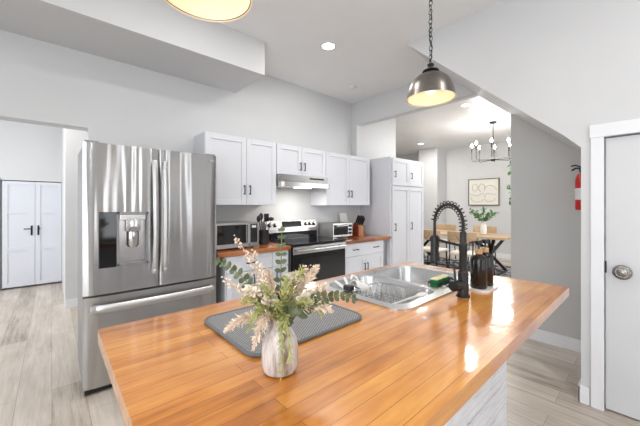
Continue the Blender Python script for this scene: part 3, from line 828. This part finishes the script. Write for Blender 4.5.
for a in ((.012, -.055, -.10, 'long pale green sprig trailing down the front of the vase', .13), (.03, -.05, -.065, 'pale green sprig trailing on the right of the vase', .12), (-.065, -.05, .005, 'pale green sprig drooping left of the vase neck', .08), (-.03, -.04, .10, 'pale green sprig upright left of centre', 0),
          (.02, -.03, .115, 'pale green sprig upright in the middle', 0), (.055, -.02, .135, 'pale green sprig standing tall on the right', 0), (.075, -.04, .06, 'pale green sprig spreading right', .03), (-.085, -.02, .06, 'pale green sprig spreading left', .03), (.0, -.05, .06, 'pale green sprig filling the centre front', .02), (.10, .0, .02, 'pale green sprig low on the right over the mat', .06)):
    fern(*a)

# ------------------------------------------------------------------ worktop appliances
CZ1 = .8935; CZ2 = .8725
t = thing('microwave', 'stainless and black microwave on the worktop beside the fridge', 'microwave', (1.4, 2.95, CZ1))
mx0, mx1, my0, my1, mz0, mz1 = 1.14, 1.592, 2.74, 3.14, CZ1+.012, 1.155
MB().box(mx0, mx1, my0+.02, my1, mz0, mz1, .004).build('case', 'rangesteel', t)
d = MB().box(mx0, mx0+.355, my0, my0+.0195, mz0+.002, mz1-.002, .004).build('door', 'rangesteel', t)
MB().box(mx0+.015, mx0+.315, my0-.003, my0-.0005, mz0+.045, mz1-.02, .001).build('window', 'blackglass', d)
MB().box(mx0+.322, mx0+.346, my0-.024, my0-.0005, mz0+.04, mz1-.02, .005).build('handle', 'chrome', d)
p_ = MB().box(mx0+.358, mx1, my0, my0+.0195, mz0+.002, mz1-.002, .003).build('control_panel', 'rangesteel', t)
MB().box(mx0+.364, mx1-.012, my0-.003, my0-.0005, mz0+.045, mz1-.02, .001).build('keypad', 'blackplastic', p_)
MB().box(mx0+.378, mx1-.026, my0-.0045, my0-.0032, mz1-.055, mz1-.032).build('display', 'paper', p_)
for x in (mx0+.04, mx1-.04):
    for y in (my0+.05, my1-.05): MB().cyl((x, y, CZ1), (x, y, mz0), .014, None, 10).build('foot', 'blackplastic', t)
# utensil crock
ux, uy = 1.775, 2.93
t = thing('utensil_crock', 'black utensil crock between the microwave and the range', 'crock', (ux, uy, CZ1))
MB().lathe([(.05, 0), (.055, .004), (.056, .155), (.051, .155), (.05, .012), (.001, .01)], (ux, uy, CZ1), 28, cap1=False).build('body', 'blackplastic', t, True)
def utensil(dx_, dy_, h_, kind, label):
    t = thing('cooking_utensil', label, 'utensil', (ux, uy, CZ1+.02), 'utensils in the crock')
    b = Vector((ux+dx_*.25, uy+dy_*.25, CZ1+.02)); e = Vector((ux+dx_, uy+dy_, CZ1+h_))
    MB().tube([b, e], .005, 8).build('handle', 'blackplastic', t, True)
    d = (e-b).normalized(); m = MB(); c = e+d*.03
    if kind == 'spoon': m.ball(c, .032, (.85, .35, 1.25))
    elif kind == 'spatula': m.box(c.x-.032, c.x+.032, c.y-.003, c.y+.003, c.z-.045, c.z+.045, .002)
    else: m.ball(c, .034, (1.1, .8, .7))
    m.build('head', 'blackplastic', t, True)
utensil(-.06, .0, .255, 'spoon', 'black cooking spoon leaning left in the crock'); utensil(-.015, .03, .28, 'spoon', 'black cooking spoon standing tall in the middle of the crock')
utensil(.04, .015, .265, 'spatula', 'black spatula upright in the crock'); utensil(.075, -.02, .25, 'ladle', 'black ladle leaning right in the crock')
# toaster oven
t = thing('toaster_oven', 'silver toaster oven with glass door on the right worktop', 'toaster oven', (2.98, 2.98, CZ2))
tx0, tx1, ty0, ty1, tz0, tz1 = 2.79, 3.175, 2.86, 3.16, CZ2+.025, CZ2+.215
MB().box(tx0, tx1, ty0+.012, ty1, tz0, tz1, .008).build('case', 'darksteel', t)
MB().box(tx0+.002, tx1-.002, ty0, ty0+.0115, tz0+.002, tz1-.002, .003).build('front_frame', 'rangesteel', t)
d = MB().box(tx0+.02, tx1-.10, ty0-.008, ty0-.0005, tz0+.03, tz1-.025, .002).build('door', 'blackglass', t)
m = MB(); m.cyl((tx0+.04, ty0-.03, tz1-.035), (tx1-.12, ty0-.03, tz1-.035), .007, None, 10)
for x in (tx0+.05, tx1-.13): m.cyl((x, ty0-.03, tz1-.035), (x, ty0-.0085, tz1-.035), .005, None, 8)
m.build('handle', 'chrome', d, True)
for z in (tz0+.045, tz0+.095, tz0+.145): MB().cyl((tx1-.05, ty0-.0005, z), (tx1-.05, ty0-.02, z), .018, .016, 16).build('knob', 'blackplastic', t, True)
for x in (tx0+.04, tx1-.04):
    for y in (ty0+.04, ty1-.04): MB().cyl((x, y, CZ2), (x, y, tz0), .013, None, 10).build('foot', 'blackplastic', t)
# cutting board leaning on the wall
m = MB(); m.prism([(3.25, 3.10, CZ2+.002), (3.25, 3.12, CZ2), (3.25, 3.212, CZ2+.335), (3.25, 3.195, CZ2+.34)], .15, (1,0,0))
tag(m.build('cutting_board', 'white'), 'white cutting board leaning on wall behind the toaster oven', 'cutting board')
# knife block
t = thing('knife_block', 'red-brown wooden knife block full of black-handled knives', 'knife block', (3.415, 2.95, CZ2))
def kb(a, b, x0, x1, mat, nm):
    m = MB(); m.prism([(x0, 2.90, CZ2), (x0, 3.08, CZ2), (x0, 3.08, CZ2+.06), (x0, 2.975, CZ2+.2), (x0, 2.90, CZ2+.145)], x1-x0, (1,0,0)); return m.build(nm, mat, t)
kb(0, 0, 3.34, 3.365, 'darkwood', 'side_panel'); kb(0, 0, 3.366, 3.465, 'lightwood', 'block'); kb(0, 0, 3.466, 3.49, 'darkwood', 'side_panel')
ki = 0
nms = ['second row', 'front row']
for r in range(2):
    for k in range(4):
        x = 3.36+.036*k; y = 2.965-.035*r; z = CZ2+.19-.024*r
        kn = thing('kitchen_knife', 'black-handled kitchen knife in the wooden knife block', 'knife', (x, y, z), 'knives in the knife block')
        d = Vector((.0, -.42, .9)).normalized(); p = Vector((x, y, z))
        MB().tube([p+d*.006, p+d*.05, p+d*random.uniform(.10, .15)], [.010, .011, .012], 8).build('handle', 'blackplastic', kn, True)
        MB().tube([p-d*.02, p+d*.0055], .004, 6).build('bolster', 'chrome', kn, True)

# ------------------------------------------------------------------ pendants
def link(m, c, ax, ver, L=.03, W=.009, r=.0021):
    pts = []
    for i in range(14):
        a = 2*PI*i/14; u = math.cos(a)*W; v = math.sin(a)*L*.5*(1.0)
        pts.append(Vector(c) + Vector(ax)*u + Vector((0, 0, 1))*v)
    m.tube(pts, r, 5, closed=True)
def pendant(x, y, z, label):
    t = thing('pendant_lamp', label, 'pendant lamp', (x, y, z), 'dome pendants over the island')
    prof = [(.137, 0), (.1385, .003), (.136, .012), (.133, .03), (.124, .062), (.105, .098), (.076, .124), (.045, .138), (.02, .143)]
    prof = [(r_*.93, z_) for r_, z_ in prof]
    MB().lathe(prof, (x, y, z), 48, False, True).build('shade', 'pewter', t, True)
    inn = [(.1372, .0003), (.1335, .003), (.131, .013), (.128, .03), (.119, .060), (.100, .094), (.072, .119), (.043, .132), (.02, .136)]
    inn = [(r_*.93, z_) for r_, z_ in inn]
    MB().lathe(inn, (x, y, z), 48, False, True).build('shade_lining', 'cream', t, True, label='cream inner face of shade')
    cr = lambda R, zz: [(x+R*math.cos(2*PI*i/48), y+R*math.sin(2*PI*i/48), zz) for i in range(48)]
    MB().tube(cr(.1272, .0+z), .0022, 6, True).build('rim_bead', 'cream', t, True, label='pale rolled rim')
    MB().tube(cr(.1232, .002+z), .0013, 6, True).build('rim_groove', 'pewter', t, True)
    m = MB(); m.lathe([(.03, .1435), (.044, .150), (.042, .155), (.022, .158), (.014, .161), (.012, .178), (.018, .181), (.018, .19), (.006, .194)], (x, y, z), 20)
    m.build('cap', 'black', t, True)
    m = MB(); zz = z+.205; i = 0
    while zz < CZ-.05:
        a = (1, 0, 0) if i % 2 == 0 else (0, 1, 0)
        link(m, (x+.002*math.sin(i*.9), y+.002*math.cos(i*.7), zz), a, 0); zz += .0245; i += 1
    m.build('chain', 'black', t, True)
    m = MB(); pts = []
    n = 60
    for k in range(n+1):
        f = k/n; pts.append((x+.007*math.sin(f*30), y+.007*math.cos(f*30), z+.19+(CZ-.03-z-.19)*f))
    m.tube(pts, .0022, 6); m.build('cord', 'blackplastic', t, True)
    MB().lathe([(.0005, -.04), (.03, -.036), (.055, -.02), (.06, -.003), (.06, -.0005)], (x, y, CZ), 24).build('ceiling_canopy', 'black', t, True)
    m = MB(); m.lathe([(.012, .136), (.014, .12), (.014, .098)], (x, y, z), 16); m.build('socket', 'black', t, True)
    m = MB(); m.lathe([(.0005, .028), (.016, .032), (.026, .045), (.029, .058), (.024, .076), (.014, .097)], (x, y, z), 20); m.build('bulb', 'bulb', t, True)
    l = bpy.data.lights.new('pendant_glow', 'POINT'); l.energy = PENDANT; l.color = (1, .90, .74); l.shadow_soft_size = .025
    o = bpy.data.objects.new('pendant_glow', l); col.objects.link(o); o.parent = t; o.location = (0, 0, .012)
pendant(1.545, .82, 1.905, 'pewter dome pendant lamp hanging over the sink end of island')
pendant(.314, .827, 1.905, 'dome pendant lamp cut off at the top edge, over left island end')

# ------------------------------------------------------------------ recessed lights
def can(x, y, label, power, r=.062):
    t = thing('recessed_light', label, 'ceiling light', (x, y, CZ), 'recessed ceiling lights')
    MB().lathe([(r, -.001), (r+.018, -.001), (r+.02, -.004), (r+.004, -.008), (r, -.006)], (x, y, CZ), 32, False, False).build('trim_ring', 'trim', t, True)
    MB().lathe([(r, -.0045), (r*.5, -.0055), (.0005, -.006)], (x, y, CZ), 32, False, False).build('lens', 'can', t, True)
    l = bpy.data.lights.new('downlight', 'AREA'); l.shape = 'DISK'; l.size = r*2; l.energy = power; l.color = (1, .965, .92)
    o = bpy.data.objects.new('downlight', l); col.objects.link(o); o.parent = t; o.location = (0, 0, -.012)
can(2.1, 2.22, 'lit recessed ceiling light above the kitchen aisle in front of range', KITCHEN_CAN)
can(.9, 1.7, 'added recessed fill light over the fridge end of the kitchen, above the frame', KITCHEN_CAN)  # unseen can, added as fill on the fridge side
can(-.9, .9, 'added recessed fill light left of the island, out of frame', KITCHEN_CAN)  # added out of view to fill the left of the room
can(1.5, -.5, 'added recessed fill light behind the island, out of frame', KITCHEN_CAN)  # unseen, put in as fill behind the island
can(-.7, -1.2, 'added recessed fill light behind the camera side, out of frame', KITCHEN_CAN)  # added fill lamp on the camera side
can(-.5, 4.6, 'added unseen recessed fill light in the hall with the closet doors', 28.0)  # no visible fitting; added to brighten hall wall and floor
can(4.98, 2.04, 'lit recessed dining ceiling light seen just right of pendant shade', DINING_CAN)
can(7.2, 4.1, 'lit recessed dining ceiling light above the pier by the pantry', DINING_CAN)
can(6.0, 4.3, 'lit recessed dining ceiling light nearest the pantry top', DINING_CAN)
can(5.0, .2, 'lit recessed dining ceiling light behind the grey wall', DINING_CAN)
t = MB().lathe([(.06, -.0005), (.06, -.012), (.05, -.018), (.0005, -.019)], (3.07, 2.77, CZ), 28).build('smoke_detector', 'trim', None, True)
tag(t, 'faint round white disc on ceiling near the far kitchen corner', 'ceiling fixture')

# ------------------------------------------------------------------ fire extinguisher
ex, ey, ez = XG-.065, .432, 1.285
t = thing('fire_extinguisher', 'red fire extinguisher hung on the grey wall by door', 'fire extinguisher', (ex, ey, ez))
MB().lathe([(.04, 0), (.046, .008), (.047, .02), (.047, .26), (.042, .28), (.03, .315), (.016, .322), (.016, .335)], (ex, ey, ez), 28).build('cylinder', 'red', t, True)
MB().lathe([(.0475, .09), (.0478, .091), (.0478, .19), (.0475, .191)], (ex, ey, ez), 28, False, False).build('label_band', 'paper', t, True, label='pale instruction label round the cylinder')
m = MB(); m.lathe([(.02, .336), (.02, .36), (.012, .362)], (ex, ey, ez), 16); m.tube([(ex, ey, ez+.365), (ex-.02, ey+.04, ez+.37), (ex-.03, ey+.065, ez+.35)], .007, 8); m.tube([(ex, ey-.01, ez+.36), (ex, ey-.0, ez+.40), (ex-.0, ey+.0, ez+.415)], .008, 8)
m.tube([(ex, ey, ez+.375), (ex-.02, ey+.04, ez+.395), (ex-.03, ey+.07, ez+.39)], .006, 8); m.build('valve_handle', 'black', t, True)
m = MB(); m.tube([(ex, ey-.02, ez+.35), (ex-.01, ey-.06, ez+.33), (ex-.01, ey-.07, ez+.2), (ex-.01, ey-.065, ez+.08)], .009, 8); m.build('hose', 'black', t, True)
m = MB(); m.box(XG-.02, XG-.001, ey-.03, ey+.03, ez+.2, ez+.3); m.build('wall_bracket', 'black', t)

# ------------------------------------------------------------------ dining room
tag(MB().box(5.0, 7.4, .6, 4.4, .001, .012).build('area_rug', 'rug'), 'black and white patterned rug under the dining table', 'rug')
TX0, TX1, TY0, TY1 = 5.95, 6.85, 1.75, 3.95
t = thing('dining_table', 'long pale wood dining table with black crossed metal legs', 'table', (6.4, 2.85, .0125))
MB().box(TX0, TX1, TY0, TY1, .71, .755, .006).build('tabletop', 'tablewood', t)
for y in (2.15, 3.6):
    m = MB()
    for a, b in ((TX0+.12, TX1-.12), (TX1-.12, TX0+.12)): m.tube([(a, y-.16, .052), ((a+b)/2, y, .37), (b, y+.16, .705)], .03, 6); m.tube([(a, y+.16, .052), ((a+b)/2, y, .37), (b, y-.16, .705)], .03, 6)
    m.tube([(TX0+.08, y-.18, .03), (TX1-.08, y-.18, .03)], .014, 6); m.tube([(TX0+.08, y+.18, .03), (TX1-.08, y+.18, .03)], .014, 6)
    m.build('leg', 'black', t)
def chair(label):
    t = thing('dining_chair', label, 'chair', (0, 0, 0), 'cream chairs at the dining table')
    # faces +X, seat centred on the origin
    MB().box(-.22, .22, -.23, .23, .42, .475, .018).build('seat', 'linen', t, True)
    m = MB(); rings = []
    for i in range(9):
        a = -1+2*i/8; x = -.235+.05*a*a; y = .25*a
        rings.append([m.bm.verts.new((x+p, y, z)) for p, z in ((-.012, .66), (.012, .66), (.006, .845), (-.02, .845))])
    m.loft(rings); m.build('backrest', 'tablewood', t, True)
    for sx in (-1, 1):
        for sy in (-1, 1):
            m = MB()
            if sx < 0: m.tube([(-.25, .215*sy, .002), (-.21, .2*sy, .42), (-.212, .205*sy, .68)], .012, 8)
            else: m.tube([(.21, .21*sy, .002), (.19, .19*sy, .42)], .012, 8)
            m.build('leg', 'black', t, True)
    return t
c0_ = chair('cream-seated chair on near side of dining table, beside the pantry')
c0_.location = (5.62, 3.6, .0125)
dup(c0_, 'cream-seated chair on near side of dining table, seen through the faucet arch', (5.62, 2.95, .0125))
dup(c0_, 'cream-seated chair on near side of dining table, nearest the grey wall', (5.62, 2.3, .0125))
dup(c0_, 'cream-seated chair on far side of dining table, below the green branches', (7.18, 2.6, .0125), PI)
dup(c0_, 'cream-seated chair on far side of dining table, towards the pier', (7.18, 3.5, .0125), PI)
def branch_vase(x, y, z, label, clab, n=9, spread=.28, hgt=.36):
    t = thing('branch_vase', label, 'vase', (x, y, z))
    MB().lathe([(.045, 0), (.055, .01), (.06, .12), (.045, .2), (.028, .235), (.034, .26), (.03, .26), (.024, .235)], (x, y, z), 24, True, False).build('body', 'clear' if n < 0 else 'white', t, True)
    for i in range(n):
        b = thing('green_branch', clab, 'branch', (x, y, z+.2), 'branches in ' + label.split(' on ')[0])
        a = 2*PI*i/n+random.random(); d = Vector((math.cos(a)*spread*random.uniform(.3, 1), math.sin(a)*spread*random.uniform(.4, 1), hgt*random.uniform(.55, 1)))
        p0 = Vector((x, y, z+.12)); p1 = Vector((x, y, z+.22)); p3 = p0+d+Vector((0, 0, .05)); p2 = p0.lerp(p3, .6)+Vector((0, 0, .06))
        pts = [p0, p1, p2, p3]
        MB().tube(pts, .004, 5).build('stem', 'stemgreen', b, True)
        m = MB()
        for k in range(13):
            f = .45+.55*k/12; c, dd_ = along(pts, min(f, .999)); m.leaf(c, c+(dd_*.5+rnd()).normalized()*random.uniform(.05, .08), .045, (rnd()+Vector((0, 0, 1))).normalized(), .15)
        m.build('foliage', 'leaf', b, True)
branch_vase(6.4, 2.28, .756, 'white vase on the dining table under the framed art', 'green leafy branch in the vase below the framed art')
branch_vase(6.4, 3.72, .756, 'white vase on the dining table beside the pantry', 'green leafy branch in the vase beside the pantry', 7, .2, .32)
# framed art
t = thing('framed_art', 'framed cream abstract line painting on the dining wall', 'picture', (8.49, 3.02, 1.68))
py0, py1, pz0, pz1 = 2.645, 3.40, 1.335, 2.04
m = MB(); f_ = .018
for a, b, c, d in ((py0, py0+f_, pz0, pz1), (py1-f_, py1, pz0, pz1), (py0+f_, py1-f_, pz0, pz0+f_), (py0+f_, py1-f_, pz1-f_, pz1)): m.box(8.455, 8.4985, a, b, c, d)
m.build('frame', 'artframe', t)
cv = MB().box(8.47, 8.4975, py0+f_+.0005, py1-f_-.0005, pz0+f_+.0005, pz1-f_-.0005).build('canvas', 'canvas', t)
m = MB()
def Lp(pts): m.tube([(8.469, py1-(py1-py0)*u, pz0+(pz1-pz0)*v) for u, v in pts], .007, 5)
def cir(u, v, a, b, s0=0, s1=2*PI, n=18): return [(u+a*math.cos(s0+(s1-s0)*i/n), v+b*math.sin(s0+(s1-s0)*i/n)) for i in range(n+1)]
Lp(cir(.22, .68, .09, .13)); Lp(cir(.45, .66, .1, .15, -.5, 4.4)); Lp(cir(.72, .50, .2, .24, .2, 2.9)); Lp([(.08, .42), (.3, .36), (.5, .46), (.56, .3), (.6, .44), (.9, .40)]); Lp(cir(.3, .25, .2, .12, 2.6, 6.0)); Lp(cir(.7, .25, .16, .1, 3.2, 6.4))
m.build('brush_lines', 'artline', cv, True)
# tall plant beyond the grey wall edge
t = thing('tall_plant', 'tall green plant half hidden behind the grey wall edge', 'plant', (7.6, 1.93, 0))
px_, py_ = 7.6, 1.93
MB().lathe([(.12, 0), (.15, .02), (.17, .32), (.16, .33), (.14, .30), (.001, .29)], (px_, py_, .001), 24).build('pot', 'white', t, True)
MB().tube([(px_, py_, .28), (px_+.02, py_, 1.0), (px_-.01, py_-.02, 2.3)], .018, 8).build('stem', 'stemgreen', t, True)
m = MB()
for i in range(90):
    z = random.uniform(1.25, 2.25); a = random.random()*2*PI; r = random.uniform(.05, .26); c = Vector((px_+r*math.cos(a), py_+r*math.sin(a), z)); m.leaf(c, c+(rnd()+Vector((0, 0, -.3))).normalized()*.13, .075, (rnd()+Vector((0, 0, 1))).normalized(), .2)
m.build('foliage', 'leaf', t, True)
# chandelier
hxx, hyy, hz = 6.38, 2.10, 2.215
t = thing('chandelier', 'black eight-arm chandelier with candle bulbs over dining table', 'chandelier', (hxx, hyy, CZ))
MB().lathe([(.0005, -.03), (.06, -.028), (.065, -.001)], (hxx, hyy, CZ), 20).build('ceiling_canopy', 'black', t, True)
MB().cyl((hxx, hyy, hz), (hxx, hyy, CZ-.03), .008, None, 10).build('rod', 'black', t, True)
MB().lathe([(.0005, -.03), (.03, -.025), (.05, 0), (.05, .02), (.015, .03)], (hxx, hyy, hz), 20).build('hub', 'black', t, True)
for i in range(8):
    a = 2*PI*i/8+.25; R = .37
    dx_, dy_ = math.cos(a), math.sin(a); e = Vector((hxx+dx_*R, hyy+dy_*R, hz))
    ar = MB().tube([(hxx+dx_*.04, hyy+dy_*.04, hz+.005), (e.x-dx_*.02, e.y-dy_*.02, hz), (e.x, e.y, hz+.02), (e.x, e.y, hz+.18)], .006, 8).build('arm', 'black', t, True)
    MB().cyl((e.x, e.y, hz+.18), (e.x, e.y, hz+.27), .011, None, 10).build('candle_sleeve', 'black', ar, True)
    MB().lathe([(.008, .2705), (.02, .295), (.02, .322), (.004, .35)], (e.x, e.y, hz), 12).build('bulb', 'dbulb', ar, True)
l = bpy.data.lights.new('chandelier_glow', 'POINT'); l.energy = 50; l.color = (1, .95, .88); l.shadow_soft_size = .35
o = bpy.data.objects.new('chandelier_glow', l); col.objects.link(o); o.parent = t; o.location = (0, 0, 2.35-CZ)
